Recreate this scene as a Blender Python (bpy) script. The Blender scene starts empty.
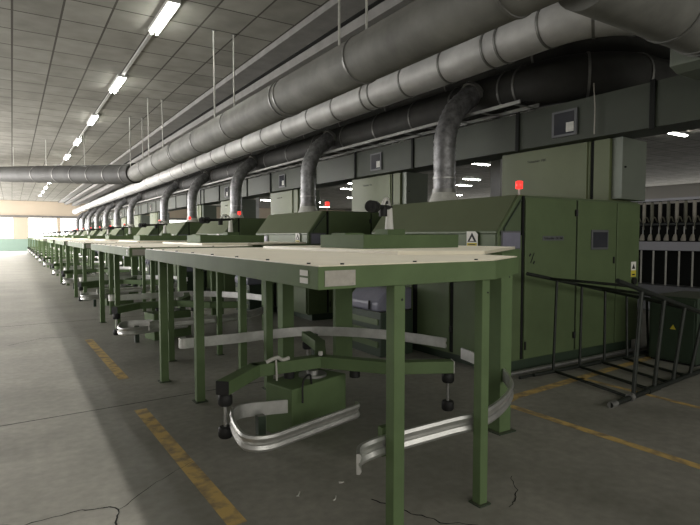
import bpy, math, random
from mathutils import Vector, Matrix
random.seed(7)
PI = math.pi
scene = bpy.context.scene
COL = scene.collection

# ------------------------------------------------------------------ materials
def mat(name, col, rough=0.6, metal=0.0, var=0.12, scale=6.0, emit=None, estr=0.0, bump=0.0, dust=None, dustamt=0.0, spec=0.4):
    m = bpy.data.materials.new(name); m.use_nodes = True
    nt = m.node_tree; N = nt.nodes; L = nt.links
    b = N['Principled BSDF']
    b.inputs['Roughness'].default_value = rough
    b.inputs['Metallic'].default_value = metal
    b.inputs['Specular IOR Level'].default_value = spec
    tc = N.new('ShaderNodeTexCoord')
    ns = N.new('ShaderNodeTexNoise'); ns.inputs['Scale'].default_value = scale
    ns.inputs['Detail'].default_value = 5; ns.inputs['Roughness'].default_value = 0.6
    L.new(tc.outputs['Object'], ns.inputs['Vector'])
    rp = N.new('ShaderNodeValToRGB')
    rp.color_ramp.elements[0].position = 0.3; rp.color_ramp.elements[1].position = 0.72
    c = col
    rp.color_ramp.elements[0].color = tuple(max(0, x*(1-var)) for x in c)+(1,)
    rp.color_ramp.elements[1].color = tuple(min(1, x*(1+var)) for x in c)+(1,)
    L.new(ns.outputs['Fac'], rp.inputs['Fac'])
    out = rp.outputs['Color']
    if dust:
        ge = N.new('ShaderNodeNewGeometry'); sp = N.new('ShaderNodeSeparateXYZ')
        L.new(ge.outputs['Normal'], sp.inputs[0])
        mr = N.new('ShaderNodeMapRange'); mr.inputs['From Min'].default_value = 0.25; mr.inputs['From Max'].default_value = 0.95
        mr.inputs['To Max'].default_value = dustamt
        L.new(sp.outputs['Z'], mr.inputs['Value'])
        mx = N.new('ShaderNodeMix'); mx.data_type = 'RGBA'
        L.new(mr.outputs[0], mx.inputs['Factor']); L.new(out, mx.inputs['A']); mx.inputs['B'].default_value = dust+(1,)
        out = mx.outputs['Result']
    L.new(out, b.inputs['Base Color'])
    if bump:
        bp = N.new('ShaderNodeBump'); bp.inputs['Strength'].default_value = bump; bp.inputs['Distance'].default_value = 0.02
        L.new(ns.outputs['Fac'], bp.inputs['Height']); L.new(bp.outputs[0], b.inputs['Normal'])
    if emit:
        b.inputs['Emission Color'].default_value = emit+(1,); b.inputs['Emission Strength'].default_value = estr
    return m

DUST = (0.24, 0.22, 0.15)
M = {}
M['green'] = mat('green_paint', (0.092, 0.130, 0.058), 0.5, 0, 0.10, 3.0, dust=DUST, dustamt=0.25, bump=0.03)
M['green_table'] = mat('green_table_paint', (0.102, 0.150, 0.068), 0.62, 0, 0.14, 2.5, bump=0.03, spec=0.2)
M['green_dark'] = mat('dark_green_paint', (0.030, 0.048, 0.030), 0.5, 0, 0.12, 3.0, dust=DUST, dustamt=0.2)
M['green_hood'] = mat('hood_paint', (0.085, 0.118, 0.060), 0.45, 0, 0.10, 2.0, dust=DUST, dustamt=0.42)
M['green_pale'] = mat('pale_green_paint', (0.108, 0.130, 0.060), 0.5, 0, 0.08, 1.5)
M['grey_green'] = mat('grey_green_sheet', (0.15, 0.17, 0.14), 0.45, 0.2, 0.10, 1.5)
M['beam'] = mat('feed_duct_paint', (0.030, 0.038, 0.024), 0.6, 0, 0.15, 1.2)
M['beige'] = mat('dusty_tabletop', (0.78, 0.72, 0.57), 0.4, 0, 0.08, 5.0, spec=0.55)
bb = M['beige'].node_tree.nodes['Principled BSDF']      # a film of cotton dust
bb.inputs['Sheen Weight'].default_value = 0.55; bb.inputs['Sheen Roughness'].default_value = 0.45; bb.inputs['Sheen Tint'].default_value = (1.0, 0.95, 0.80, 1)
M['rim'] = mat('tabletop_rim', (0.20, 0.19, 0.14), 0.6)
M['alu'] = mat('brushed_aluminium', (0.55, 0.55, 0.53), 0.38, 0.75, 0.18, 7.0)
M['steel'] = mat('worn_steel', (0.35, 0.35, 0.34), 0.4, 0.8, 0.2, 20)
M['black'] = mat('black_rubber', (0.010, 0.010, 0.010), 0.6, 0, 0.2, 20)
M['gap'] = mat('black_gap', (0.006, 0.007, 0.006), 0.9)
M['blackframe'] = mat('blackened_steel', (0.022, 0.026, 0.022), 0.45, 0.3, 0.3, 12)
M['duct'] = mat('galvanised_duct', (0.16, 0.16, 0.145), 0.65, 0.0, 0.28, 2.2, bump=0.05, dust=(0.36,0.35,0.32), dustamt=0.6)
M['ductshaded'] = mat('shaded_duct', (0.040, 0.040, 0.037), 0.65, 0.0, 0.3, 2.2, bump=0.05, spec=0.25)  # shade on these ducts is darkened into the base colour
M['ductlit'] = mat('lit_galvanised_duct', (0.52, 0.52, 0.51), 0.55, 0.15, 0.22, 1.6, bump=0.05)  # lighter copy of the duct metal, highlight lifted into the colour
M['band'] = mat('duct_band', (0.20, 0.20, 0.19), 0.45, 0.5, 0.2, 8)
M['foil'] = mat('wrinkled_foil_duct', (0.21, 0.21, 0.215), 0.4, 0.5, 0.5, 9.0, bump=0.5)
M['paleplate'] = mat('pale_plate', (0.36, 0.34, 0.30), 0.6, 0, 0.1, 30)
M['white'] = mat('white_label', (0.75, 0.74, 0.70), 0.6, 0, 0.04)
M['dirtywhite'] = mat('dirty_white_metal', (0.50, 0.50, 0.46), 0.5, 0, 0.2, 12)
M['yellow'] = mat('yellow_label', (0.62, 0.52, 0.05), 0.6, 0, 0.05)
M['purple'] = mat('violet_grey_panel', (0.20, 0.20, 0.26), 0.35, 0, 0.12, 5)
M['glass'] = mat('dark_window_glass', (0.035, 0.037, 0.045), 0.15, 0, 0.1, 5)
M['frameg'] = mat('grey_rubber_frame', (0.10, 0.105, 0.11), 0.5)
M['red'] = mat('red_beacon', (0.6, 0.02, 0.02), 0.3, 0, 0.05, 5, emit=(1.0, 0.04, 0.03), estr=1.6)
M['redhot'] = mat('beacon_bulb', (1, 0.4, 0.3), 0.3, 0, 0.05, 5, emit=(1.0, 0.35, 0.22), estr=6.0)
M['tube'] = mat('lit_tube', (0.9, 0.9, 0.9), 0.3, 0, 0.0, 5, emit=(1.0, 1.0, 0.93), estr=42.0)
M['fixture'] = mat('lamp_fixture', (0.50, 0.50, 0.48), 0.5)
M['girder'] = mat('grey_girder', (0.20, 0.195, 0.185), 0.7, 0, 0.15, 3)
M['paleconcrete'] = mat('pale_strip', (0.36, 0.34, 0.32), 0.8, 0, 0.12, 2)
M['column'] = mat('column_paint', (0.50, 0.50, 0.50), 0.7, 0, 0.08, 3)
M['wallcream'] = mat('cream_wall', (0.62, 0.53, 0.42), 0.8, 0, 0.04, 0.5)
M['wallgreen'] = mat('mint_wall_dado', (0.30, 0.42, 0.36), 0.7, 0, 0.06, 0.5)
M['wallgrey'] = mat('grey_wall', (0.34, 0.33, 0.31), 0.8, 0, 0.05, 0.5)
M['bobbin'] = mat('roving_cotton', (0.36, 0.34, 0.29), 0.9, 0, 0.1, 10)
M['bobdark'] = mat('olive_bobbin_tube', (0.16, 0.16, 0.12), 0.6, 0, 0.2, 10)
M['greysheet'] = mat('light_grey_sheet', (0.17, 0.175, 0.19), 0.45, 0, 0.12, 3)
M['greyrail'] = mat('light_grey_rail', (0.42, 0.42, 0.47), 0.4, 0, 0.05, 3)
M['lint'] = mat('cotton_lint', (0.5, 0.49, 0.45), 0.95)
M['daypane'] = mat('daylit_frosted_pane', (0.9, 0.9, 0.9), 0.5, 0, 0.0, 5, emit=(1.0, 0.99, 0.97), estr=2.2)

def tile_material():
    m = bpy.data.materials.new('ceiling_tiles'); m.use_nodes = True
    nt = m.node_tree; N = nt.nodes; L = nt.links; b = N['Principled BSDF']; b.inputs['Roughness'].default_value = 0.9
    b.inputs['Specular IOR Level'].default_value = 0.1
    tc = N.new('ShaderNodeTexCoord'); sp = N.new('ShaderNodeSeparateXYZ'); L.new(tc.outputs['Object'], sp.inputs[0])
    def lines(src, size, off, w):
        a = N.new('ShaderNodeMath'); a.operation = 'ADD'; a.inputs[1].default_value = 100*size-off; L.new(src, a.inputs[0])
        d = N.new('ShaderNodeMath'); d.operation = 'DIVIDE'; d.inputs[1].default_value = size; L.new(a.outputs[0], d.inputs[0])
        f = N.new('ShaderNodeMath'); f.operation = 'FRACT'; L.new(d.outputs[0], f.inputs[0])
        g = N.new('ShaderNodeMath'); g.operation = 'PINGPONG'; g.inputs[1].default_value = 0.5; L.new(f.outputs[0], g.inputs[0])
        h = N.new('ShaderNodeMath'); h.operation = 'LESS_THAN'; h.inputs[1].default_value = w/size/2; L.new(g.outputs[0], h.inputs[0])
        fl = N.new('ShaderNodeMath'); fl.operation = 'FLOOR'; L.new(d.outputs[0], fl.inputs[0])
        return h.outputs[0], fl.outputs[0]
    hx, fx = lines(sp.outputs['X'], 0.72, 0.10, 0.035)
    hy, fy = lines(sp.outputs['Y'], 0.97, 0.15, 0.035)
    mxl = N.new('ShaderNodeMath'); mxl.operation = 'MAXIMUM'; L.new(hx, mxl.inputs[0]); L.new(hy, mxl.inputs[1])
    cb = N.new('ShaderNodeCombineXYZ'); L.new(fx, cb.inputs[0]); L.new(fy, cb.inputs[1])
    wn = N.new('ShaderNodeTexWhiteNoise'); L.new(cb.outputs[0], wn.inputs['Vector'])
    ns = N.new('ShaderNodeTexNoise'); ns.inputs['Scale'].default_value = 2.2; ns.inputs['Detail'].default_value = 6
    L.new(tc.outputs['Object'], ns.inputs['Vector'])
    ad = N.new('ShaderNodeMath'); ad.operation = 'MULTIPLY_ADD'; ad.inputs[1].default_value = 0.35
    L.new(wn.outputs['Value'], ad.inputs[0]); L.new(ns.outputs['Fac'], ad.inputs[2])
    rp = N.new('ShaderNodeValToRGB'); rp.color_ramp.elements[0].position = 0.3; rp.color_ramp.elements[1].position = 1.0
    rp.color_ramp.elements[0].color = (0.19, 0.186, 0.165, 1); rp.color_ramp.elements[1].color = (0.31, 0.303, 0.272, 1)
    L.new(ad.outputs[0], rp.inputs['Fac'])
    mx = N.new('ShaderNodeMix'); mx.data_type = 'RGBA'; L.new(mxl.outputs[0], mx.inputs['Factor'])
    L.new(rp.outputs['Color'], mx.inputs['A']); mx.inputs['B'].default_value = (0.085, 0.08, 0.07, 1)
    L.new(mx.outputs['Result'], b.inputs['Base Color'])
    return m
M['tiles'] = tile_material()

def floor_material():
    m = bpy.data.materials.new('concrete_floor'); m.use_nodes = True
    nt = m.node_tree; N = nt.nodes; L = nt.links; b = N['Principled BSDF']
    tc = N.new('ShaderNodeTexCoord')
    n1 = N.new('ShaderNodeTexNoise'); n1.inputs['Scale'].default_value = 0.9; n1.inputs['Detail'].default_value = 8; n1.inputs['Roughness'].default_value = 0.62
    n2 = N.new('ShaderNodeTexNoise'); n2.inputs['Scale'].default_value = 14; n2.inputs['Detail'].default_value = 6
    for n in (n1, n2): L.new(tc.outputs['Object'], n.inputs['Vector'])
    r1 = N.new('ShaderNodeValToRGB'); r1.color_ramp.elements[0].position = 0.33; r1.color_ramp.elements[1].position = 0.68
    r1.color_ramp.elements[0].color = (0.190, 0.186, 0.160, 1); r1.color_ramp.elements[1].color = (0.33, 0.318, 0.28, 1)
    L.new(n1.outputs['Fac'], r1.inputs['Fac'])
    r2 = N.new('ShaderNodeValToRGB'); r2.color_ramp.elements[0].position = 0.3; r2.color_ramp.elements[1].position = 0.7
    r2.color_ramp.elements[0].color = (0.84, 0.84, 0.84, 1); r2.color_ramp.elements[1].color = (1.08, 1.08, 1.08, 1)
    L.new(n2.outputs['Fac'], r2.inputs['Fac'])
    mu = N.new('ShaderNodeMix'); mu.data_type = 'RGBA'; mu.blend_type = 'MULTIPLY'; mu.inputs['Factor'].default_value = 1
    L.new(r1.outputs[0], mu.inputs['A']); L.new(r2.outputs[0], mu.inputs['B'])
    L.new(mu.outputs['Result'], b.inputs['Base Color'])
    rr = N.new('ShaderNodeMapRange'); rr.inputs['To Min'].default_value = 0.38; rr.inputs['To Max'].default_value = 0.62
    L.new(n1.outputs['Fac'], rr.inputs['Value']); L.new(rr.outputs[0], b.inputs['Roughness'])
    bp = N.new('ShaderNodeBump'); bp.inputs['Strength'].default_value = 0.08; bp.inputs['Distance'].default_value = 0.01
    L.new(n2.outputs['Fac'], bp.inputs['Height']); L.new(bp.outputs[0], b.inputs['Normal'])
    return m
M['floor'] = floor_material()

def paint_material():
    m = mat('worn_floor_paint', (0.50, 0.33, 0.10), 0.6)
    nt = m.node_tree; N = nt.nodes; L = nt.links; b = N['Principled BSDF']
    tc = N.new('ShaderNodeTexCoord'); ns = N.new('ShaderNodeTexNoise'); ns.inputs['Scale'].default_value = 9; ns.inputs['Detail'].default_value = 8
    L.new(tc.outputs['Object'], ns.inputs['Vector'])
    rp = N.new('ShaderNodeValToRGB'); rp.color_ramp.elements[0].position = 0.36; rp.color_ramp.elements[1].position = 0.56
    rp.color_ramp.elements[0].color = (0.28, 0.215, 0.13, 1); rp.color_ramp.elements[1].color = (0.60, 0.42, 0.15, 1)
    L.new(ns.outputs['Fac'], rp.inputs['Fac']); L.new(rp.outputs[0], b.inputs['Base Color'])
    return m
M['floorpaint'] = paint_material()

# ------------------------------------------------------------------ mesh builder
class MB:
    def __init__(s): s.v = []; s.f = []; s.sm = []
    def add(s, vs, fs, smooth=False):
        n = len(s.v); s.v += [tuple(v) for v in vs]
        for f in fs: s.f.append([i+n for i in f]); s.sm.append(smooth)
        return s
    def box(s, x0, x1, y0, y1, z0, z1):
        return s.add([(x0,y0,z0),(x1,y0,z0),(x1,y1,z0),(x0,y1,z0),(x0,y0,z1),(x1,y0,z1),(x1,y1,z1),(x0,y1,z1)],
              [(3,2,1,0),(4,5,6,7),(0,1,5,4),(1,2,6,5),(2,3,7,6),(3,0,4,7)])
    def prism(s, poly, z0, z1, axis='z'):
        n = len(poly)
        A = sum(poly[i][0]*poly[(i+1)%n][1]-poly[(i+1)%n][0]*poly[i][1] for i in range(n))
        if A < 0: poly = poly[::-1]
        if axis == 'z': vs = [(x,y,z0) for x,y in poly]+[(x,y,z1) for x,y in poly]
        elif axis == 'y': vs = [(x,z1,y) for x,y in poly]+[(x,z0,y) for x,y in poly]
        else: vs = [(z0,x,y) for x,y in poly]+[(z1,x,y) for x,y in poly]
        fs = [tuple(range(n))[::-1], tuple(range(n,2*n))]
        for i in range(n): j = (i+1)%n; fs.append((i,j,n+j,n+i))
        return s.add(vs, fs)
    def bar(s, p, q, w, h, up=(0,0,1)):
        p = Vector(p); q = Vector(q); d = (q-p).normalized(); u = Vector(up)
        if abs(d.dot(u)) > 0.99: u = Vector((1,0,0))
        r = d.cross(u).normalized(); u = r.cross(d).normalized()
        vs = []
        for c in (p, q):
            for a, b in ((-1,-1),(1,-1),(1,1),(-1,1)): vs.append(c+r*a*w/2+u*b*h/2)
        return s.add(vs, [(0,1,2,3),(7,6,5,4),(1,0,4,5),(2,1,5,6),(3,2,6,7),(0,3,7,4)])
    def tube(s, pts, r, n=14, caps=True, smooth=True):
        P = [Vector(p) for p in pts]; k = len(P)
        R = r if isinstance(r, (list, tuple)) else [r]*k
        T = []
        for i in range(k):
            a = P[max(i-1,0)]; b = P[min(i+1,k-1)]; T.append((b-a).normalized())
        u = Vector((0,0,1)) if abs(T[0].z) < 0.9 else Vector((1,0,0))
        u = (u - T[0]*u.dot(T[0])).normalized()
        vs = []
        for i in range(k):
            u = (u - T[i]*u.dot(T[i])).normalized(); w = T[i].cross(u)
            for j in range(n):
                a = 2*PI*j/n; vs.append(P[i]+(u*math.cos(a)+w*math.sin(a))*R[i])
        fs = []
        for i in range(k-1):
            for j in range(n):
                l = (j+1)%n; fs.append((i*n+j, i*n+l, (i+1)*n+l, (i+1)*n+j))
        s.add(vs, fs, smooth)
        if caps:
            s.add(vs[:n], [tuple(range(n))[::-1]]); s.add(vs[-n:], [tuple(range(n))])
        return s
    def ribbon(s, pts, prof, closed=False):
        """sweep a cross-section (offset outward, height) along a horizontal path"""
        P = [Vector(p) for p in pts]; k = len(P); m = len(prof); vs = []
        for i in range(k):
            a = P[max(i-1,0)]; b = P[min(i+1,k-1)]; t = (b-a).normalized(); o = Vector((t.y,-t.x,0))
            for (q, h) in prof: vs.append(P[i]+o*q+Vector((0,0,h)))
        fs = []
        for i in range(k-1):
            for j in range(m):
                l = (j+1)%m; fs.append((i*m+j,(i+1)*m+j,(i+1)*m+l,i*m+l))
        fs.append(tuple(range(m))); fs.append(tuple(range((k-1)*m,k*m))[::-1])
        return s.add(vs, fs)
    def build(s, name, m, parent=None, bevel=0):
        me = bpy.data.meshes.new(name); me.from_pydata(s.v, [], s.f); me.update()
        for p, q in zip(me.polygons, s.sm): p.use_smooth = q
        me.materials.append(M[m] if isinstance(m, str) else m)
        o = bpy.data.objects.new(name, me); COL.objects.link(o)
        if parent:
            o.parent = parent
        if bevel:
            b = o.modifiers.new('bevel', 'BEVEL'); b.width = bevel; b.segments = 2; b.limit_method = 'ANGLE'
        return o

def tag(o, label=None, cat=None, group=None, kind=None):
    if label: o['label'] = label
    if cat: o['category'] = cat
    if group: o['group'] = group
    if kind: o['kind'] = kind
    return o
def empty(name, loc=(0,0,0)):
    o = bpy.data.objects.new(name, None); o.empty_display_size = 0.1; COL.objects.link(o); o.location = loc; return o
KIDS = {}
def copy_tree(o, parent=None):
    c = o.copy(); COL.objects.link(c); c.parent = parent
    for ch in list(o.children): copy_tree(ch, c)
    return c
def smooth_path(pts, n=8):
    P = [Vector(p) for p in pts]; P = [P[0]*2-P[1]]+P+[P[-1]*2-P[-2]]; out = []
    for i in range(1, len(P)-2):
        a, b, c, d = P[i-1:i+3]
        for k in range(n):
            t = k/n
            out.append(0.5*((2*b)+(c-a)*t+(2*a-5*b+4*c-d)*t*t+(3*b-a-3*c+d)*t**3))
    out.append(P[-2]); return out
def text(body, name, size, loc, rot, m, parent, ext=0.001):
    cu = bpy.data.curves.new(name, 'FONT'); cu.body = body; cu.size = size; cu.extrude = ext
    cu.align_x = 'CENTER'; cu.align_y = 'CENTER'
    o = bpy.data.objects.new(name+'_curve', cu); COL.objects.link(o)
    dg = bpy.context.evaluated_depsgraph_get(); me = bpy.data.meshes.new_from_object(o.evaluated_get(dg))
    bpy.data.objects.remove(o); me.materials.clear(); me.materials.append(M[m])
    r = bpy.data.objects.new(name, me); COL.objects.link(r); r.location = loc; r.rotation_euler = rot; r.parent = parent
    return r

ORD = ['nearest','second','third','fourth','fifth','sixth','seventh','eighth','ninth','tenth','eleventh','twelfth']
OFF = [0, 4.6, 9.3, 14.0, 18.4, 26.5, 31.3, 36.1, 41.0, 46.0, 51.0, 56.0]
TOFF = [0, 4.75, 9.6, 14.4, 19.2, 26.0, 31.0, 36.0, 41.0, 46.0, 51.0, 56.0]
ZC = 5.4

# ------------------------------------------------------------------ setting
XL, XR, YN, YF = -6.0, 42.0, -5.0, 68.0
fl = tag(MB().box(XL, XR, YN, YF, -0.2, 0).build('floor', 'floor'), kind='structure')
tag(MB().box(XL, XR, YN, YF+0.4, ZC, ZC+0.2).build('ceiling', 'tiles'), kind='structure')
# left wall: a parapet and a lintel with a ribbon window between
wl = tag(MB().box(XL-0.3, XL, YN, YF, 0, 1.0).box(XL-0.3, XL, YN, YF, 4.6, ZC).build('wall_left', 'wallcream'), kind='structure')
tag(MB().box(XL, -0.95, 7.0, 7.03, 0, ZC-0.001).build('wall_added_light_blocker', 'wallgrey'), kind='structure')  # unseen thin sheet added to keep side light off the near tables
tag(MB().box(XR, XR+0.3, YN, YF, 0, ZC).build('wall_right', 'wallgrey'), kind='structure')
tag(MB().box(XL, XR, YN-0.3, YN, 0, ZC).build('wall_near', 'wallgrey'), kind='structure')
wf = MB().box(XL, XR, YF, YF+0.3, 1.28, 1.34).box(XL, XR, YF, YF+0.3, 3.62, ZC)
wins = [(-5.6, -1.6), (-1.3, 0.15), (1.5, 4.3), (4.6, 7.6), (7.9, 11.0), (11.4, 15.0), (15.5, 19.5), (20, 24), (25, 29), (30, 34)]
px = XL
for a, b in wins: wf.box(px, a, YF, YF+0.3, 1.34, 3.62); px = b
wf.box(px, XR, YF, YF+0.3, 1.34, 3.62)
tag(wf.build('wall_far', 'wallcream'), kind='structure')
tag(MB().box(XL, XR, YF-0.03, YF+0.3, 0, 1.28).build('baseboard_far', 'wallgreen'), kind='structure')
tag(MB().box(XL, XR, YF-0.25, YF-0.002, 3.60, 3.82).build('trim_1', 'girder'), kind='structure')
for i, (a, b) in enumerate(wins):
    w = MB()
    w.box(a, b, YF+0.1, YF+0.16, 1.34, 1.39).box(a, b, YF+0.1, YF+0.16, 3.57, 3.62).box(a, b, YF+0.1, YF+0.16, 2.7, 2.74)
    n = max(1, int((b-a)/1.4))
    for k in range(n+1): w.box(a+(b-a)*k/n-0.03*(k>0), a+(b-a)*k/n+0.03*(k<n), YF+0.1, YF+0.16, 1.34, 3.62)
    wo = tag(w.build('window_%d' % (i+1), 'white'), kind='structure')
    MB().box(a, b, YF+0.17, YF+0.18, 1.34, 3.62).build('pane', 'daypane', wo)

def strip(parent, name, m, pts, w, z=0.0015):
    mb = MB(); P = [Vector((p[0],p[1],0)) for p in pts]; vs = []
    for i, p in enumerate(P):
        a = P[max(i-1,0)]; b = P[min(i+1,len(P)-1)]; t = (b-a).normalized(); o = Vector((t.y,-t.x,0))
        ww = w if not isinstance(w, list) else w[i]
        vs += [p+o*ww/2, p-o*ww/2]
    vs = [(v[0],v[1],z) for v in vs]+[(v[0],v[1],z-0.0015) for v in vs]
    n = 2*len(P); fs = []
    for i in range(len(P)-1):
        a = 2*i; fs += [(a,a+2,a+3,a+1)]
    mb.add(vs, fs); return mb.build(name, m, parent)
# yellow markings
for a, b in ((1.2,2.7),(2.78,5.15),(6.35,9.1)):
    strip(fl, 'floor_marking', 'floorpaint', [(1.02,a),(0.96,b)], 0.11)
strip(fl, 'floor_marking', 'floorpaint', [(4.0,1.6),(3.93,3.4)], 0.09)
strip(fl, 'floor_marking', 'floorpaint', [(3.95,3.5),(4.19,3.57),(7.25,3.80),(9.5,3.95)], 0.11)
strip(fl, 'floor_marking', 'floorpaint', [(5.38,3.66),(5.38,1.6)], 0.07)
# joints and cracks
strip(fl, 'floor_joint', 'gap', [(-6,5.05),(0.6,5.35),(3.5,5.5)], 0.014)
strip(fl, 'floor_joint', 'gap', [(-6,11.0),(3.5,11.3)], 0.02)
def crack(pts, w):
    out = []
    for (x0,y0),(x1,y1) in zip(pts, pts[1:]):
        for k in range(6):
            t = k/6; out.append((x0+(x1-x0)*t+random.uniform(-.012,.012), y0+(y1-y0)*t+random.uniform(-.012,.012)))
    out.append(pts[-1]); strip(fl, 'floor_crack', 'gap', out, [w*random.uniform(.5,1.3) for _ in out])
crack([(0.28,2.85),(0.45,3.13),(0.48,3.35),(0.30,3.42),(0.0,3.40),(-0.2,3.55)], 0.010)
crack([(0.48,3.30),(0.75,3.55),(1.05,3.75)], 0.005)
crack([(-0.1,9.2),(0.35,9.6),(0.9,9.5)], 0.012)
crack([(1.80,2.62),(1.90,2.40),(1.98,2.20),(2.14,2.06)], 0.009)
crack([(2.45,2.10),(2.62,2.2),(2.78,2.38)], 0.006)

# girders and strip at the ceiling step
tag(MB().box(4.44, 4.92, YN, YF-0.3, ZC-0.12, ZC-0.001).build('trim_2', 'girder'), kind='structure')
tag(MB().box(4.925, 5.015, YN, YF-0.3, ZC-0.13, ZC-0.001).build('trim_30', 'gap'), kind='structure')
tag(MB().box(5.02, 5.35, YN, YF-0.3, ZC-0.30, ZC-0.001).build('trim_3', 'girder'), kind='structure')
tag(MB().box(5.36, 9.0, YN, YF-0.3, ZC-0.12, ZC-0.001).build('trim_31', 'girder'), kind='structure')
tag(MB().box(5.75, 6.25, YN, YF-0.3, ZC-0.45, ZC-0.121).build('trim_4', 'girder'), kind='structure')
tag(MB().box(7.2, 7.7, YN, YF-0.3, ZC-0.5, ZC-0.121).build('trim_5', 'girder'), kind='structure')
for k, (x, y) in enumerate(((9.1, 8.25), (9.1, 30.0), (9.1, 52.0), (16.5, 18.0), (16.5, 40.0))):
    tag(MB().box(x-0.14, x+0.14, y-0.14, y+0.14, 0, ZC-0.001).build('trim_%d' % (6+k), 'column'), kind='structure')

# ------------------------------------------------------------------ ceiling tube lights
def make_lamp(L=1.5):
    r = empty('ceiling_light')
    MB().box(-0.10, 0.10, -L/2, L/2, -0.07, -0.001).build('fixture', 'fixture', r)
    for s in (-0.045, 0.045):
        MB().tube([(s,-L/2+.03,-0.1),(s,L/2-.03,-0.1)], 0.019, 8).build('tube', 'tube', r)
    return r
lamp = None
lampspots = [(2.33-0.0035*(9.65+4.75*k), 9.65+4.75*k, 'aisle', k) for k in range(0, 11)]
for x, y, w, k in lampspots:
    o = make_lamp() if lamp is None else copy_tree(lamp)
    lamp = lamp or o
    o.location = (2.30, y, ZC)
    tag(o, 'lit twin tube ceiling light over the walkway, %s in its row' % (ORD[k] if k else 'nearest one'), 'ceiling light', 'ceiling lights over the walkway')
MB_ = tag(MB().box(2.27, 2.33, 3.0, 60, ZC-0.035, ZC-0.001).build('light_trunking', 'fixture'), 'long pale trunking carrying the row of walkway ceiling lights', 'trunking')
for x, y, d in ((20.5, 10.3, 'right of the tall grey cabinet at the picture edge'), (25.6, 25.6, 'seen between two feed hoppers in the middle'),
                (14.0, 12.2, 'beyond the first feed hopper'), (14.0, 18.5, 'far behind the second machine'), (14.0, 24, 'low between far hoppers'),
                (14, 30, 'deep in the hall beyond the far hoppers'), (20.5, 20, 'above the bobbin frames at the back'), (20.5, 32, 'farthest back in the hall beyond the hoppers')):
    o = copy_tree(lamp); o.location = (x, y, ZC); o.rotation_euler.z = PI/2 if x > 19 else 0
    tag(o, 'lit right hall tube light, ' + d, 'ceiling light', 'ceiling lights in the right hall')

for x in (17.0, 22.6, 28.2, 34.0):
    for y in (29, 36, 44, 52, 60):
        o = copy_tree(lamp); o.location = (x, y, ZC); o.rotation_euler.z = PI/2
        tag(o, 'small bright lamp bar far back in the hall behind the hoppers', 'ceiling light', 'far lamp bars behind the hoppers')
# ------------------------------------------------------------------ ducts
def duct(name, pts, r, m, bands, label, bandw=0.035, n=28, cat='duct', bm='band', tilt=None):
    o = MB().tube(pts, r, n).build(name, m); tag(o, label, cat)
    # bands along the path
    P = [Vector(p) for p in pts]
    seg = [(P[i+1]-P[i]).length for i in range(len(P)-1)]
    for s in bands:
        t = s
        for i, L in enumerate(seg):
            if t <= L:
                d = (P[i+1]-P[i]).normalized(); c = P[i]+d*t
                MB().tube([c-d*bandw/2, c+d*bandw/2], r+0.012, n).build('band', bm, o); break
            t -= L
    return o
def arc(c, r, a0, a1, u, v, n=10):
    c = Vector(c); u = Vector(u); v = Vector(v)
    return [c+u*(r*math.cos(a0+(a1-a0)*k/n))+v*(r*math.sin(a0+(a1-a0)*k/n)) for k in range(n+1)]
# upper duct
bd = [0.9, 2.6, 2.75, 5.0, 7.2, 9.1, 9.25, 11.4, 13.3, 15.1, 15.25, 17.0, 18.7, 20.3]
duct('exhaust_duct', [(3.45,-2,3.62),(3.45,18.7,3.62)], 0.265, 'duct', bd, 'long grey round duct nearest the walkway, hung on pale rods')
duct('exhaust_duct', [(3.45,18.55,3.64),(3.2,19.4,3.66),(-0.4,28.6,4.35),(-2.6,34.4,4.78)], 0.33, 'ductshaded', [0.5,1.6,2.7,3.9,5.2,7], 'dark round duct crossing high over the walkway to the left')
# branch and box top right
duct('branch_duct', [(3.72,2.55,3.60),(4.5,2.55,3.60),(5.60,2.55,3.58)], 0.285, 'duct', [1.2,1.7,1.8], 'thick grey duct stub running into a green box at top right')
jb = MB().prism([(5.61,3.29),(5.61,3.87),(5.75,4.0),(7.3,4.0),(7.3,3.24),(5.75,3.24)], 2.20, 2.90, 'y').build('junction_box', 'grey_green', bevel=0.01)
tag(jb, 'grey green rectangular duct box at the top right corner', 'duct box')
MB().box(6.6, 6.64, 2.17, 2.93, 3.21, 4.03).build('flange', 'grey_green', jb)
for xx in (5.9,7.1): MB().tube([(xx,2.55,4.0),(xx,2.55,ZC-.125)], .014, 6).build('hanger', 'steel', jb)
jb2 = bpy.data.objects['branch_duct']
MB().tube([(4.9,2.55,3.87),(4.9,2.55,ZC-.125)], .014, 6).build('hanger', 'steel', jb2)
# lower long duct, elbows away at the near end
pB = [(5.9,66,4.28),(5.9,4.5,4.28)] + arc((6.8,4.5,4.28), 0.9, PI, 1.5*PI, (1,0,0), (0,1,0)) + [(9.5,3.6,4.28)]
bB = [66-y for y in [62,58,54,50,46,42,38,34,31,28,25,23,21.2,19.4,17.6,16.2,14.8,13.4,12.1,10.8,9.7,8.6,8.35,7.4,6.4,5.5,5.25,4.55]]+[62.0,62.5,63.2,64.2]
duct('exhaust_duct', pB, 0.265, 'ductlit', bB, 'long grey round duct above the hoods, bending right near the camera')
pD = [(6.75,66,3.87),(6.75,5.45,3.87)] + arc((7.8,5.45,3.87), 1.05, PI, 1.5*PI, (1,0,0), (0,1,0)) + [(11.5,4.4,3.87)]
bD = [66-y for y in [40,36,32,29,26,24,22,20,18.2,16.5,15,13.5,12,10.6,9.3,8.1,7.0,5.9,5.6]]+[61.3,62,62.6]
duct('exhaust_duct', pD, 0.33, 'ductshaded', bD, 'dark round duct tucked below and behind the bending grey duct')
pE = [(7.5,66,4.58),(7.5,6.2,4.58)] + arc((8.6,6.2,4.58), 1.1, PI, 1.5*PI, (1,0,0), (0,1,0)) + [(12,5.1,4.58)]
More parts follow.
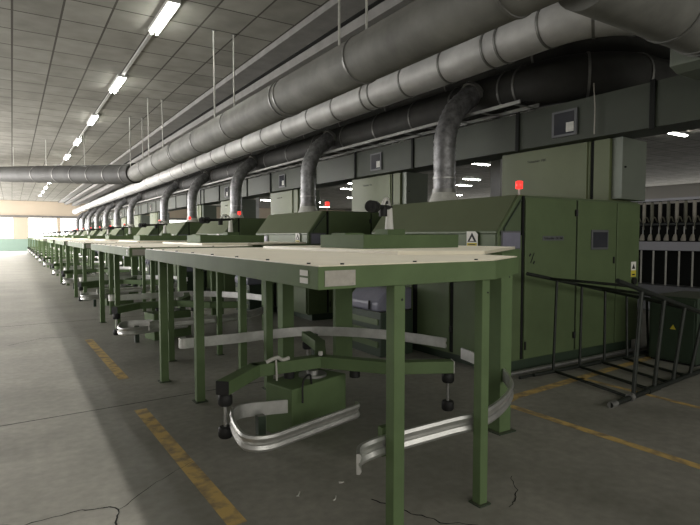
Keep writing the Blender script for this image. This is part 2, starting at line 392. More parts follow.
duct('exhaust_duct', pE, 0.27, 'ductshaded', [66-y for y in range(6, 40, 2)], 'dark round duct farthest right under the ceiling girders')
# hanger rods
for k, (y, nm) in enumerate(((5.4,'nearest the camera'),(9.9,'just left of the thick duct middle'),(15.6,'left of the duct end'),(18.3,'at the far duct end'))):
    for s, sd in ((-0.19,'left'),(0.19,'right')):  # rods of a pair
        o = MB().tube([(3.45+s,y,3.80),(3.45+s,y,ZC-0.001)], 0.016, 6).build('hanger_rod', 'dirtywhite')
        MB().tube([(3.45+s,y,ZC-0.012),(3.45+s,y,ZC-0.002)], 0.05, 8).build('ceiling_cup', 'girder', o)
        tag(o, 'thin pale %s rod of the hanger pair %s' % (sd, nm), 'rod', 'duct hanger rods')
for k, (t, nm) in enumerate(((0.25,'nearest'),(0.55,'middle'),(0.85,'farthest'))):
    x = 3.2-3.6*t*1.0; y = 19.4+9.2*t; z = 3.68+0.69*t+0.28
    o = MB().tube([(x,y,z),(x,y,ZC-0.001)], 0.014, 6).build('hanger_rod', 'dirtywhite')
    tag(o, 'thin pale rod holding the dark crossing duct, %s of three' % nm, 'rod', 'duct hanger rods')
# conduits below the girders
for x, z, l in ((5.18, ZC-.326, 'thin dark conduit under the ceiling girder'), (5.5, ZC-.146, 'unlit white tube batten along the ceiling girder')):
    tag(MB().tube([(x,3,z),(x,30,z)], 0.025, 6).build('trim_40' if x < 5.3 else 'trim_41', 'blackframe' if x < 5.3 else 'dirtywhite'), kind='structure')
# cable tray
ct = empty('cable_tray', (6.33, 3, 3.475)); tag(ct, 'dusty steel cable tray running above the green feed duct', 'cable tray')
for dx in (-0.2, 0.2): MB().box(dx-0.012, dx+0.012, 2.2, 60, 0, 0.05).build('side_rail', 'band', ct)
for k in range(90): MB().box(-0.188, 0.188, 2.3+k*0.64, 2.33+k*0.64, 0.0, 0.015).build('rung', 'steel', ct)
c = MB()
for q, dx in enumerate((-0.12,-0.05,0.03,0.1)):
    c.tube([(dx+random.uniform(-.02,.02),2.2+j*3,0.035+0.006*q) for j in range(20)], 0.014, 6)
c.build('cable', 'black', ct)
# rectangular feed duct
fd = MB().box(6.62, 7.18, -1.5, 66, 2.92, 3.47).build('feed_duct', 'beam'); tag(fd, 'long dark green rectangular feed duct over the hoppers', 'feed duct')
mb = MB()
for i, o_ in enumerate(OFF):
    for yy in (5.65, 3.6, 7.55): 
        MB().box(6.595, 6.619, o_+yy-0.03, o_+yy+0.03, 2.90, 3.49).build('seam', 'gap', fd)
    w = MB().box(6.590, 6.619, o_+4.62, o_+5.02, 3.00, 3.36).build('inspection_window', 'frameg', fd)
    MB().box(6.585, 6.5895, o_+4.66, o_+4.98, 3.03, 3.33).build('glass', 'glass', w)
    MB().box(6.580, 6.5845, o_+4.66, o_+4.78, 3.05, 3.18).build('white_reflection', 'dirtywhite', w)  # pale patch painted as a white reflection in the glass
MB().tube([(6.57,4.36,3.62),(6.56,4.33,3.3),(6.57,4.34,2.95)], 0.008, 5).build('hanging_cord', 'paleplate', fd)

# ------------------------------------------------------------------ carding machine
Y0, Y1 = 4.25, 6.75
def make_card():
    r = empty('carding_machine', (4.65, Y0, 0))
    ox, oy = 4.65, Y0
    def B(x0,x1,y0,y1,z0,z1): return MB().box(x0-ox,x1-ox,y0-oy,y1-oy,z0,z1)
    def T(pts): return [(p[0]-ox,p[1]-oy,p[2]) for p in pts]
    B(4.75,7.45,Y0+.02,Y1-.05,0,0.12).build('plinth', 'green_dark', r)
    MB().prism([(0,.12),(7.5-ox,.12),(7.5-ox,1.62),(0,1.62)], .02, Y1-oy, 'y').build('body', 'green', r)
    MB().prism([(0,1.625),(7.5-ox,1.625),(7.5-ox,2.08),(4.97-ox,2.08),(0,1.655)], 0.0, Y1-oy, 'y').build('hood', 'green_hood', r, 0.008)
    # raised edging that follows the hood profile
    MB().tube(T([(4.665,Y0-.012,1.45),(4.665,Y0-.012,1.655),(4.985,Y0-.012,2.065),(5.04,Y0-.012,2.07)]), 0.014, 6).build('edging', 'green', r)
    MB().tube(T([(4.76,Y0-.012,1.45),(4.76,Y0-.012,1.69),(5.04,Y0-.012,2.02)]), 0.010, 6).build('edging', 'green_dark', r)
    w = B(4.70,5.03,Y0-.02,Y0-.013,1.44,1.66).build('side_window', 'frameg', r, 0.003); B(4.72,5.01,Y0-.026,Y0-.0205,1.46,1.64).build('pane', 'purple', w)
    B(4.66,5.07,Y0-.012,Y0+.018,.14,1.61).build('end_panel', 'green', r, .004)
    # doors on the end facing the camera
    for a, b, t in ((5.095,6.05,1),(6.085,6.93,2),(6.95,7.49,3)):
        d = B(a,b,Y0-.035,Y0-.002,.14,2.05).build('door', 'green', r, .006)
        if t == 1:
            pl = B(5.40,5.80,Y0-.038,Y0-.0355,1.545,1.60).build('name_plate', 'frameg', d)
            text('Trützschler  DK 760', 'lettering', 0.042, (5.6-ox,Y0-.0395-oy,1.572), (PI/2,0,0), 'black', pl)
            lg = MB(); lg.bar((5.19-ox,-.038,1.28),(5.25-ox,-.038,1.40),.012,.003,(0,1,0)); lg.bar((5.165-ox,-.038,1.36),(5.19-ox,-.038,1.39),.02,.003,(0,1,0)); lg.bar((5.235-ox,-.038,1.27),(5.26-ox,-.038,1.30),.02,.003,(0,1,0))
            lg.build('door_mark', 'black', d)
            MB().tube(T([(6.03,Y0-.05,1.93),(6.03,Y0-.05,1.85)]), .02, 8).build('hinge', 'black', d)
            MB().tube(T([(6.03,Y0-.05,.38),(6.03,Y0-.05,.30)]), .02, 8).build('hinge', 'black', d)
            B(5.10,5.12,Y0-.05,Y0-.035,.25,.35).build('latch', 'black', d)
        if t == 2:
            w = B(6.36,6.73,Y0-.05,Y0-.0355,1.42,1.68).build('door_window', 'frameg', d, .02); B(6.39,6.70,Y0-.054,Y0-.0505,1.45,1.65).build('pane', 'glass', w)
            B(6.86,6.885,Y0-.05,Y0-.0355,1.23,1.32).build('latch', 'black', d)
        if t == 3:
            s = B(7.30,7.42,Y0-.037,Y0-.0355,1.03,1.24).build('warning_sticker', 'white', d)
            B(7.30,7.42,Y0-.0385,Y0-.0375,1.03,1.12).build('caution_field', 'yellow', s)
            B(7.325,7.395,Y0-.0395,Y0-.0386,1.05,1.07).build('caution_text', 'black', s)
            MB().prism([(7.32-ox,1.14),(7.40-ox,1.14),(7.36-ox,1.21)], -.0395, -.0375, 'y').build('warning_triangle', 'black', s)
            MB().tube(T([(7.36,Y0-.07,.97),(7.36,Y0-.034,.97)]), .05, 10).build('socket', 'black', d)
    B(5.055,5.09,Y0-.02,Y0+.02,.14,2.07).build('door_gap', 'gap', r); B(6.052,6.083,Y0-.02,Y0+.02,.14,2.05).build('door_gap', 'gap', r)
    # beacon
    s = MB().tube(T([(5.13,Y0+.10,2.08),(5.13,Y0+.10,2.16)]), .012, 8).build('beacon_stem', 'dirtywhite', r)
    b = MB().tube(T([(5.13,Y0+.10,2.16),(5.13,Y0+.10,2.165),(5.13,Y0+.10,2.25),(5.13,Y0+.10,2.255)]), [.03,.042,.042,.03], 14).build('warning_beacon', 'red', r)
    # walkway-facing side
    for a, b2 in ((Y0+.03,4.92),(5.0,5.62),(5.74,6.15),(6.3,6.72)):
        B(4.625,4.649,a,b2,.14,1.40).build('side_door', 'green', r, .004)
    for a, b2 in ((4.925,4.995),(5.63,5.73),(6.16,6.29)):
        B(4.640,4.6495,a,b2,.14,1.40).build('door_gap', 'gap', r)
    MB().tube([(-.03,.71,1.2),(-.03,.71,1.27)], .018, 8).build('hinge', 'black', r)
    MB().tube([(-.03,.71,.4),(-.03,.71,.47)], .018, 8).build('hinge', 'black', r)
    w = B(4.63,4.649,6.05,6.62,1.46,1.615).build('side_window', 'frameg', r, .01); B(4.625,4.6295,6.1,6.57,1.48,1.595).build('pane', 'purple', w)
    # warning sign on the hood
    s = MB().prism([(4.52-Y0,1.475),(4.70-Y0,1.475),(4.70-Y0,1.655),(4.56-Y0,1.655),(4.52-Y0,1.62)], -.026, -.022, 'x').build('warning_sign', 'white', r)
    MB().prism([(4.535-Y0,1.53),(4.685-Y0,1.53),(4.61-Y0,1.64)], -.0285, -.0265, 'x').build('warning_triangle', 'black', s)
    MB().box(-.0285,-.0265,4.53-Y0,4.69-Y0,1.48,1.518).build('caution_field', 'yellow', s)
    MB().box(-.0300,-.0287,4.55-Y0,4.67-Y0,1.494,1.505).build('caution_text', 'black', s)
    MB().prism([(4.575-Y0,1.54),(4.645-Y0,1.54),(4.61-Y0,1.59)], -.0305, -.0287, 'x').build('hazard_symbol', 'white', s)
    return r
card = make_card()
for i, o_ in enumerate(OFF):
    o = card if i == 0 else copy_tree(card)
    o.location = (4.65, Y0+o_, 0)
    tag(o, 'green carding machine with sloped hood and red beacon, %s' % ('nearest in the row' if i == 0 else ORD[i]+' from the front of the row'), 'carding machine', 'carding machines in the long row')

# feed hopper on each machine
def make_hopper():
    r = empty('feed_hopper', (6.8, 4.2, 2.08))
    B = lambda x0,x1,y0,y1,z0,z1: MB().box(x0-6.8,x1-6.8,y0-4.2,y1-4.2,z0-2.08,z1-2.08)
    B(6.83,7.42,4.56,6.15,2.082,2.915).build('hopper_body', 'green_pale', r, .01)
    p = B(6.81,6.8295,4.60,6.11,2.09,2.91).build('front_panel', 'green_pale', r)
    t = text('Trützschler  FBK', 'lettering', 0.05, (6.808-6.8, 5.45-4.2, 2.74-2.08), (PI/2,0,-PI/2), 'black', p)
    B(6.84,7.3,4.50,4.559,2.082,2.90).build('panel_gap', 'gap', r)
    B(6.82,7.35,4.27,4.499,2.082,2.91).build('side_panel', 'green_pale', r)
    c = MB().prism([(6.87-6.8,2.10-2.08),(7.44-6.8,2.085-2.08),(7.44-6.8,2.90-2.08),(7.40-6.8,2.955-2.08-.06),(6.87-6.8,2.915-2.08)], 4.12-4.2, 4.265-4.2, 'y').build('control_cabinet', 'grey_green', r)
    MB().tube([(6.93-6.8,4.10-4.2,2.52-2.08),(6.93-6.8,4.119-4.2,2.52-2.08)], .012, 8).build('lock', 'black', c)
    return r
hop = make_hopper()
for i, o_ in enumerate(OFF):
    o = hop if i == 0 else copy_tree(hop)
    o.location = (6.8, 4.2+o_, 2.08)
    tag(o, 'tall pale green feed hopper standing on the %s carding machine' % ORD[i], 'feed hopper', 'feed hoppers under the rectangular feed duct')

# riser ducts
def make_riser():
    r = empty('riser_duct', (5.8, 6.4, 2.08))
    MB().tube([(0,0,.002),(0,0,.22)], [.26,.18], 20).build('transition_cone', 'dirtywhite', r)
    pts = [(0,0,.2),(0,0,.6),(0,0,.90)]+[(.95-.95*math.cos(a), 0, .90+.95*math.sin(a)) for a in [PI/2*k/10*0.62 for k in range(1,11)]]
    l = Vector(pts[-1]); d = (l-Vector(pts[-2])).normalized(); pts.append(tuple(l+d*.32))
    P = [Vector(p) for p in pts]; Q = []; R = []
    for a, b in zip(P, P[1:]):
        n = max(2, int((b-a).length/0.035))
        for k in range(n): Q.append(a+(b-a)*k/n); R.append(.172+(.006 if len(R)%2 else -.004)+random.uniform(-.004,.004))
    MB().tube(Q, R, 20).build('flexible_pipe', 'foil', r)
    MB().tube([(0,0,.20),(0,0,.26)], .192, 20).build('clamp_band', 'band', r)
    MB().tube([(0,0,.42),(0,0,.44)], .186, 20).build('clamp_band', 'steel', r)
    e = Vector(pts[-1]); MB().tube([e-d*.12, e-d*.06], .21, 20).build('collar', 'band', r)
    return r
ris = make_riser()
for i, o_ in enumerate(OFF):
    o = ris if i == 0 else copy_tree(ris)
    o.location = (5.8, 6.4+o_, 2.08)
    tag(o, 'wrinkled silvery riser duct rising from the roof of the %s carding machine' % ORD[i], 'duct', 'riser ducts on the machine roofs')

# ------------------------------------------------------------------ collecting table
ZT = 1.462
def make_table():
    r = empty('sliver_table', (1.2, 2.18, 0)); ox, oy = 1.2, 2.18
    out = [(1.20,2.18),(2.38,2.18),(2.92,2.47),(3.0,2.9),(3.0,6.12),(1.22,6.12)]
    P = [(x-ox,y-oy) for x,y in out]
    def inset(P, d):
        cx = sum(p[0] for p in P)/len(P); cy = sum(p[1] for p in P)/len(P)
        return [(x+(d if x < cx else -d), y+(d if y < cy else -d)) for x,y in P]
    MB().prism(P, ZT-0.115, ZT-0.006, 'z').build('skirt', 'green_table', r, .003)
    MB().prism(inset(P, .008), ZT-.006, ZT, 'z').build('tabletop', 'beige', r)
    for k in range(8): MB().tube([(0.03,.15+k*.5,ZT),(0.03,.15+k*.5,ZT+.007)], .011, 6).build('bolt', 'black', r)
    for k in range(3): MB().tube([(.15+k*.45,.03,ZT),(.15+k*.45,.03,ZT+.007)], .011, 6).build('bolt', 'black', r)
    # raised inner plate
    U = [(2.38,3.12),(3.0,2.86),(4.48,3.84),(4.48,5.6),(2.38,5.6)]
    MB().prism([(x-ox,y-oy) for x,y in U], ZT+.001, ZT+.026, 'z').build('raised_plate', 'beige', r)
    MB().box(3.02-ox,4.5-ox,3.8-oy,5.5-oy,ZT-.10,ZT).build('plate_support', 'green_table', r)
    def leg(x, y, w, z=ZT-.115):
        l = MB().box(x-w/2-ox,x+w/2-ox,y-w/2-oy,y+w/2-oy,0.008,z).build('leg', 'green_table', r, .004)
        MB().box(x-w*.75-ox,x+w*.75-ox,y-w*.75-oy,y+w*.75-oy,0,0.008).build('foot_plate', 'green_dark', l)
        for zz in (1.27,):
            MB().tube([(x+w*.2-ox,y-w/2-.004-oy,zz),(x+w*.2-ox,y-w/2-oy,zz)], .006, 6).build('bolt', 'black', l)
    for x, y, w in ((1.69,2.23,.072),(2.33,2.235,.062),(1.38,6.02,.08),(1.50,5.10,.08),(2.28,6.0,.08),(2.24,5.15,.075)): leg(x,y,w)
    leg(3.36,3.02,.13,ZT); leg(2.82,5.95,.15)
    MB().box(3.28-ox,3.52-ox,5.52-oy,5.59-oy,0,ZT).build('support_column', 'green_table', r, .006)
    pl = MB().box(1.235-ox,1.405-ox,2.176-oy,2.1795-oy,ZT-.10,ZT-.025).build('type_plate', 'paleplate', r)
    for xx in (1.25,1.39):
        for zz in (ZT-.09, ZT-.035): MB().tube([(xx-ox,2.174-oy,zz),(xx-ox,2.176-oy,zz)], .004, 6).build('rivet', 'steel', pl)
    MB().box(1.196-ox,1.1995-ox,2.28-oy,2.36-oy,ZT-.055,ZT-.028).build('white_label', 'white', r)
    MB().box(1.196-ox,1.1995-ox,2.28-oy,2.36-oy,ZT-.092,ZT-.065).build('white_label', 'white', r)
    return r
tab = make_table()
for i, o_ in enumerate(TOFF):
    o = tab if i == 0 else copy_tree(tab)
    o.location = (1.2, 2.18+o_, 0)
    tag(o, 'high green steel table with dusty beige top, %s' % ('nearest to the camera' if i == 0 else ORD[i]+' in the row along the walkway'), 'table', 'high tables along the walkway')

# coiler box + head on each table
def make_coiler():
    r = empty('coiler_head', (2.57, 3.85, ZT+.026)); ox, oy = 2.57, 3.85; z = 0
    def B(x0,x1,y0,y1,z0,z1): return MB().box(x0-ox,x1-ox,y0-oy,y1-oy,z0,z1)
    B(2.57,3.68,3.85,4.62,.0005,.125).build('housing', 'green_table', r, .004)
    B(2.60,2.80,4.2,4.45,.1255,.14).build('cover', 'green_table', r)
    B(3.2,3.42,4.36,4.58,.1255,.18).build('gear_case', 'green_table', r)
    MB().tube([(.73,.62,.18),(.73,.62,.40)], [.045,.03], 10).build('post', 'white', r)
    MB().tube([(.80,.69,.41),(-.03,-.14,.36)], .022, 8).build('shaft', 'black', r)
    for t in (0.02, .14): 
        a = Vector((-.03+.83*t,-.14+.83*t,.36+.05*t)); MB().tube([a, a+Vector((.045,.045,0))], .052, 14).build('roller', 'black', r)
    MB().tube([(.45,.34,.30),(.45,.34,.40)], .04, 10).build('pulley', 'black', r)
    MB().tube(smooth_path([(.73,.62,.40),(.66,.55,.47),(.54,.43,.47),(.47,.38,.40)],4), .018, 8).build('curved_arm', 'white', r)
    MB().tube([(.60,.5,.43),(.60,.5,.46)], .02, 8).build('knob', 'red' if False else 'black', r)
    return r
coi = make_coiler()
for i, o_ in enumerate(TOFF):
    o = coi if i == 0 else copy_tree(coi)
    o.location = (2.57, 3.85+o_, ZT+.0265)
    tag(o, 'low green coiler box with black rollers on an arm, on the %s high table' % ORD[i], 'coiler', 'coiler heads on the high tables')

# guard rails (aluminium) and can changer under each table
RAIL = [(0,-.052),(.018,-.052),(.026,-.035),(.018,-.012),(.010,-.006),(.010,.006),(.018,.012),(.026,.035),(.018,.052),(0,.052)]
def rail_path(name, pts, h, posts, n=6):
    pts = [(x,y,h) for x,y in pts]
    P = smooth_path(pts, n)
    r = empty(name, (P[0].x, P[0].y, 0)); o = Vector((P[0].x,P[0].y,0))
    MB().ribbon([p-o for p in P], RAIL).build('rail', 'alu', r)
    for x, y in posts:
        MB().box(x-.03-o.x,x+.03-o.x,y-.03-o.y,y+.03-o.y,0,h-.02).build('post', 'green_dark', r)
    return r
rf = rail_path('guard_rail', [(1.40,2.16),(1.47,2.25),(1.60,2.29),(1.75,2.30),(2.14,2.31),(2.40,2.31),(2.70,2.42),(3.00,2.60),(3.22,2.82),(3.42,3.12),(3.55,3.50),(3.60,3.72)], .48, [])
MB().box(.27,.36,.16,.2,.40,.56).build('bracket', 'green_table', rf)
ru = rail_path('guard_rail', [(1.50,5.62),(1.44,5.60),(1.42,5.54),(1.46,5.49),(1.60,5.49),(2.05,5.48),(2.76,5.48),(3.15,5.24),(3.45,4.87),(3.62,4.5),(3.74,4.09)][::-1], .5, [(2.9,5.36),(3.52,4.62)])
rl = rail_path('guard_rail', [(1.86,3.72),(1.66,3.78),(1.47,3.82),(1.39,3.79),(1.33,3.70),(1.28,3.52),(1.25,3.34),(1.25,3.24),(1.29,3.175),(1.38,3.15),(1.55,3.19),(1.85,3.275),(2.15,3.36),(2.20,3.39),(2.21,3.43)], .27, [(1.55,3.72)])
# outward side of ribbon is on the right of travel
rails = [(rf,'curved aluminium guard rail bolted across the front legs'),(ru,'upper aluminium guard rail behind the turning arms'),(rl,'low U shaped aluminium guard rail around the drive box')]
for k, (p, lab) in enumerate(rails):
    base = p.location.copy()
    for i, o_ in enumerate(TOFF):
        o = p if i == 0 else copy_tree(p)
        o.location = (base.x, base.y+o_, 0)
        tag(o, '%s, under the %s high table' % (lab, ORD[i]), 'guard rail', 'aluminium guard rails under the high tables')

def make_changer():
    r = empty('can_changer', (2.18, 3.84, 0)); c = Vector((2.18,3.84,0))
    def W(x,y,z): return Vector((x,y,z))-c
    base = [(1.815,3.66),(2.40,3.86),(2.25,4.42),(1.78,4.12)]
    base = [(1.80,3.69),(2.42,3.90),(2.27,4.28),(1.72,4.02)]
    MB().prism([(x-c.x,y-c.y) for x,y in base], 0, .41, 'z').build('drive_box', 'green_table', r, .01)
    MB().tube([W(2.14,3.99,.411),W(2.14,3.99,.43)], .12, 20).build('turntable_disc', 'steel', r)
    MB().tube([W(2.14,3.99,.43),W(2.14,3.99,.46)], .05, 12).build('spindle', 'steel', r)
    MB().tube([W(2.24,4.03,.566),W(2.24,4.03,.60)], .02, 8).build('top_bolt', 'dirtywhite', r)
    MB().tube(smooth_path([W(2.0,3.75,.415),W(1.97,3.72,.5),W(1.9,3.70,.46),W(1.88,3.67,.3)],4), .008, 5).build('cable', 'black', r)
    Hz = .515
    arms = [[(2.24,4.03),(1.64,4.04),(1.27,3.70)],[(2.24,4.03),(2.62,3.52),(3.05,3.30)],[(2.24,4.03),(2.55,4.6),(2.67,5.1)]]
    for a in arms:
        mb = MB()
        for p, q in zip(a, a[1:]):
            p3 = W(p[0],p[1],Hz); q3 = W(q[0],q[1],Hz); d = (q3-p3).normalized()
            mb.bar(p3-d*.02, q3+d*.035, .10, .10)
        am = mb.build('arm', 'green_table', r, .004)
        e = W(a[-1][0],a[-1][1],Hz)
        d = (e-W(a[-2][0],a[-2][1],Hz)).normalized(); ee = e+d*.02
        MB().bar(e+d*.0355, e+d*.042, .10, .10).build('end_cap', 'dirtywhite' if a is arms[1] else 'black', am)
        MB().tube([e+Vector((0,0,-.055)), e+Vector((0,0,-.30))], .013, 8).build('rod', 'steel', am)
        for z0 in (-.055, -.29):
            MB().tube([e+Vector((0,0,z0)), e+Vector((0,0,z0-.015)), e+Vector((0,0,z0-.065)), e+Vector((0,0,z0-.08))], [.042,.052,.052,.042], 14).build('roller', 'black', am)
        mid = (W(a[1][0],a[1][1],Hz)+W(a[0][0],a[0][1],Hz))/2
        side = Vector((d.y,-d.x,0))*.0
        MB().tube([mid+Vector((0,0,-.052)), mid+Vector((0,0,-.11))], .045, 12).build('roller', 'black', am)
    # rag tied round the arm
    rg = MB().tube(smooth_path([W(1.72,4.0,.575),W(1.80,3.975,.61),W(1.86,3.995,.58),W(1.92,3.985,.59)],5), .016, 6)
    rg.tube(smooth_path([W(1.80,3.99,.59),W(1.795,3.97,.52),W(1.80,3.975,.42)],4), .009, 6)
    return r, rg
ch, rg = make_changer()
rago = rg.build('rag', 'lint'); rago.location = (2.18,3.84,0)
tag(rago, 'whitish rag tied around the left arm of the nearest can changer', 'rag')
for i, o_ in enumerate(TOFF):
    o = ch if i == 0 else copy_tree(ch)
    o.location = (2.18, 3.84+o_, 0)
    tag(o, 'green three armed can changer with black rollers, below the %s high table' % ORD[i], 'can changer', 'can changers below the high tables')

# delivery unit between machines
def make_delivery():
    r = empty('delivery_unit', (4.03, 5.68, 0))
    MB().box(.03,.57,0,.8,.0,.595).build('base', 'green_dark', r, .01)
    MB().prism([(0,.60),(0,.72),(.18,.90),(.57,.90),(.57,.60)], 0.02, .78, 'y').build('cover', 'purple', r, .03)
    mb = MB()
    for k in range(3): MB().box(.015,.029,.05,.75,.12+k*.15,.20+k*.15).build('slat', 'green', r)
    MB().tube([(-.015,.2,.74),(-.02,.2,.62)], .015, 8).build('handle', 'black', r)
    return r
dl = make_delivery()
for i, o_ in enumerate(OFF):
    o = dl if i == 0 else copy_tree(dl)
    o.location = (4.03, 5.68+o_, 0)
    tag(o, 'violet grey covered delivery unit on the floor against the %s carding machine' % ORD[i], 'delivery unit', 'delivery units beside the carding machines')

# floor pipe along the machine foot
tag(MB().tube([(4.6,4.10,.035),(5.2,4.1,.035),(7.6,4.10,.035)], .025, 8).build('floor_pipe', 'steel'), 'thin steel pipe on the floor along the nearest machine doors', 'pipe')
tag(MB().tube([(4.75,3.98,.02),(7.9,3.98,.02)], .018, 8).build('floor_pipe', 'blackframe'), 'thin dark pipe on the floor in front of the steel one', 'pipe')

# ------------------------------------------------------------------ tipped black frame rack
rk = empty('steel_rack', (4.65, 2.87, 0)); tag(rk, 'black tubular steel rack lying on its side at the right', 'rack')
o3 = Vector((4.65,2.87,0))
def rt(name, pts, r=.017, m='blackframe'): return MB().tube([Vector(p)-o3 for p in pts], r, 8).build(name, m, rk)
n0, n1 = Vector((4.66,2.85,.03)), Vector((6.9,3.05,.03))       # near floor rail
f0, f1 = Vector((4.95,3.95,.03)), Vector((7.5,3.88,.03))       # far floor rail
rt('floor_rail', [n0,n1], .026); rt('floor_rail', [f0,f1], .022)
MB().tube([n0-o3+Vector((.0,0,0)), n0-o3+Vector((.10,.01,0))], .033, 8).build('sleeve', 'steel', rk)
MB().tube([n0-o3+Vector((.36,.035,0)), n0-o3+Vector((.42,.04,0))], .042, 8).build('clamp', 'steel', rk)
MB().tube([n0-o3+Vector((.75,.07,0)), n0-o3+Vector((1.0,.095,0))], .036, 8).build('sleeve', 'blackframe', rk)
def topn(x): return Vector((x, 2.90+(x-4.9)*.03, 1.18-(x-4.8)*.255))
def topf(x): return Vector((x, 3.98, 1.18-(x-4.85)*.18))
rt('upper_rail', [topn(4.80),topn(6.95)], .024); rt('upper_rail', [topf(4.85),topf(7.2)], .020)
for k in range(5):
    x = 5.10+k*.45; a = n0+(n1-n0)*((x-n0.x)/(n1.x-n0.x)); rt('upright', [a, topn(x+.14)], .021)
for k in range(5):
    x = 5.28+k*.48; a = f0+(f1-f0)*((x-f0.x)/(f1.x-f0.x)); rt('upright', [a, topf(x+.09)], .016)
for k in range(4):
    x = 5.05+k*.44; a = n0+(n1-n0)*((x-n0.x)/(n1.x-n0.x)); b = f0+(f1-f0)*((x+.25-f0.x)/(f1.x-f0.x)); rt('floor_rung', [a,b], .017)
for k in range(4):
    x = 5.05+k*.5; rt('upper_rung', [topn(x), topf(x+.2)], .015)

# dark cabinet
cb = empty('control_box', (6.42, 2.75, 0)); tag(cb, 'dark green low cabinet with small yellow mark, behind the tipped rack', 'cabinet')
MB().box(0,.9,0,.58,.03,.98).build('cabinet_body', 'green_dark', cb, .01); MB().box(.02,.88,.02,.56,0,.03).build('plinth', 'gap', cb)
MB().box(-.012,-.001,.03,.55,.06,.95).build('door', 'green_dark', cb, .004)
MB().prism([(.24,.50),(.31,.50),(.275,.57)], -.016, -.013, 'x').build('yellow_mark', 'yellow', cb)
# the cabinet stands clear of the rack
cb.location = (7.0, 3.2, 0); cb.scale = (1, 1, .86)

# ------------------------------------------------------------------ roving frame at the right
sf = empty('spinning_machine', (11.5, 1.0, 0)); tag(sf, 'long grey and black roving frame beyond the right machine end', 'textile machine')
MB().box(.1,1.2,0,9,0,.55).build('base_cover', 'greysheet', sf); MB().box(0,.06,0,9,0.02,.56).build('skirt_panel', 'greysheet', sf)
MB().box(.5,1.1,0,9,.55,2.3).build('core', 'gap', sf)
MB().box(0.05,.14,0,9,1.30,1.48).build('front_rail', 'greyrail', sf)
MB().box(0.1,.35,0,9,2.34,2.39).build('top_rail', 'greyrail', sf)
MB().box(0.2,.28,0,9,1.83,1.87).build('middle_rail', 'blackframe', sf)
mb = MB()
for k in range(4): MB().box(.14,.2,.1+k*2.9,.16+k*2.9,.55,2.34).build('stand', 'blackframe', sf)
for k in range(18):
    y = 4.1+k*.17
    o = empty('roving_bobbin', (11.68, y, 1.88)); 
    MB().tube([(0,0,0.0),(0,0,.05),(0,0,.40),(0,0,.44)], [.025,.035,.035,.02], 10).build('bobbin_tube', 'bobdark' if k%2 else 'bobbin', o)
    MB().tube([(0,0,.445),(0,0,.455)], .03, 8).build('hanger_hook', 'black', o)
    tag(o, 'narrow bobbin hanging in the upper creel of the roving frame', 'bobbin', 'upper bobbins on the roving frame')
    o = empty('cotton_bobbin', (11.62, y, 1.50))
    MB().tube([(0,0,0.0),(0,0,.03),(.02,0,.12),(.03,0,.15)], [.045,.05,.03,.01], 12).build('cotton_cone', 'bobbin', o)
    MB().tube([(.03,0,.15),(.03,0,.30)], .012, 6).build('spindle', 'steel', o)
    tag(o, 'small white cotton bobbin on the front rail of the roving frame', 'bobbin', 'lower cotton bobbins on the roving frame')
for k in range(18):
    y = 4.15+k*.17
    MB().tube(smooth_path([(.16,y-1.0,1.90),(.05,y-1.0,2.0),(.0,y-.97,1.86),(.06,y-.95,1.74)],4), .012, 6).build('yarn_guide', 'bobdark', sf)
for k in range(12):
    y = 4.1+k*.26
    o = MB().box(11.55,11.575,y,y+.025,.57,1.29).build('separator_rod', 'dirtywhite', None)
    tag(o, 'thin pale upright rod under the grey rail of the roving frame', 'rod', 'pale upright rods of the roving frame')

# distant machines in the right hall (low dark rows)
for i, (x, y, l) in enumerate(((14.5, 14, 'dark far machine row behind the second hopper'), (14.5, 27, 'dark far machine row behind the third hopper'), (18, 12, 'dark far machine row above the roving frame'))):
    r = empty('distant_machine', (x, y, 0)); tag(r, l, 'textile machine')
    MB().box(0,1.4,0,10,0,1.9).build('machine_body', 'green_dark', r)
    MB().box(-.05,0,0,10,1.5,1.6).build('rail', 'greyrail', r); MB().box(0.2,1.2,0.2,9.8,1.9,2.05).build('top_cover', 'greysheet', r)

# scraps of lint
for k, (x, y) in enumerate(((1.75,2.9),(1.62,2.75),(2.0,2.7),(1.45,2.9),(1.7,4.75),(2.9,3.2))):
    pts = [(x+random.uniform(-.03,.03), y+random.uniform(-.03,.03), .006) for _ in range(4)]
    tag(MB().tube(smooth_path(pts,4), .004, 5).build('lint_scrap', 'lint'), 'tiny pale lint scrap on the concrete below the nearest table', 'lint', 'lint scraps on the floor')

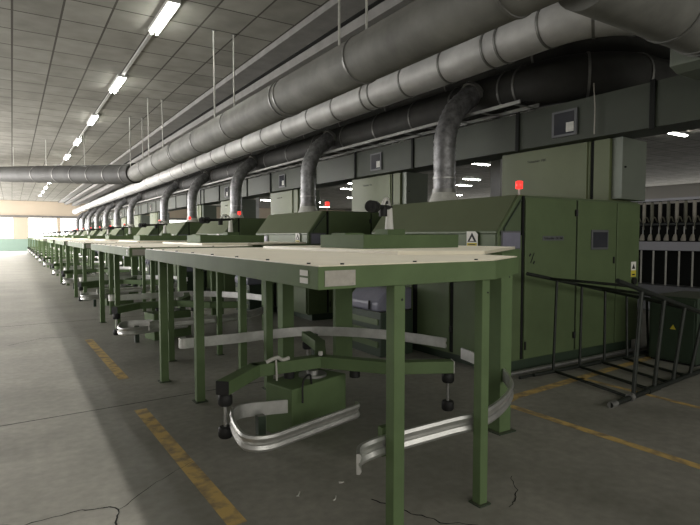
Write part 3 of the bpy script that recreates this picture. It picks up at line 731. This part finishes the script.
# ------------------------------------------------------------------ light
w = bpy.data.worlds.new('World'); scene.world = w; w.use_nodes = True
bg = w.node_tree.nodes['Background']; bg.inputs[0].default_value = (1.0, 0.98, 0.95, 1); bg.inputs[1].default_value = 0.05
def area(name, loc, rot, sx, sy, power, col=(1,1,1)):
    l = bpy.data.lights.new(name, 'AREA'); l.shape = 'RECTANGLE'; l.size = sx; l.size_y = sy; l.energy = power; l.color = col
    o = bpy.data.objects.new(name, l); COL.objects.link(o); o.location = loc; o.rotation_euler = rot; return o
# daylight entering through the ribbon window in the left wall (facing +X)
area('daylight_window_far', (XL-0.05, 44, 2.8), (0, -PI/2, 0), 3.4, 44, 8000, (1,0.96,0.93))
area('daylight_window_middle', (XL-0.05, 16, 2.3), (0, -PI/2, 0), 2.4, 15, 720, (1,0.98,0.95))
area('daylight_window_near', (XL-0.05, 1, 2.8), (0, -PI/2, 0), 3.4, 11, 40, (1,0.97,0.90))
area('daylight_end_wall', (6, YF-0.3, 2.5), (PI/2, 0, PI), 24, 2.2, 1500, (1,0.97,0.95))
area('daylight_near_wall', (3, YN+0.15, 2.9), (-PI/2, 0, PI), 16, 3.0, 430, (1,0.97,0.89))
area('fill_right_hall', (XR-0.05, 30, 3.0), (0, PI/2, 0), 3.0, 60, 1500, (1,0.98,0.96))  # added fill to brighten the right hall, no window in that wall
s = bpy.data.lights.new('sun', 'SUN'); s.energy = 2.5; s.angle = math.radians(0.25); s.color = (1.0, 0.97, 0.92)
so = bpy.data.objects.new('sun', s); COL.objects.link(so)
dirv = Vector((6.88, 0.0, -4.6)).normalized()
so.rotation_euler = dirv.to_track_quat('-Z', 'Y').to_euler()

# ------------------------------------------------------------------ camera
F, VX, HY = 535.0, 12.0, 236.0
pit = -math.atan((262.5-HY)/F); yaw = math.atan((350-VX)/F*math.cos(pit))
cam = bpy.data.cameras.new('camera'); co = bpy.data.objects.new('camera', cam); COL.objects.link(co)
cam.sensor_fit = 'HORIZONTAL'; cam.sensor_width = 36; cam.lens = F*36/700; cam.clip_end = 300
co.location = (0, 0, 1.6); co.rotation_euler = (PI/2+pit, 0, -yaw)
scene.camera = co
vs = scene.view_settings; vs.view_transform = 'Standard'; vs.look = 'None'; vs.gamma = 1; vs.use_curve_mapping = False; vs.exposure = 0.0
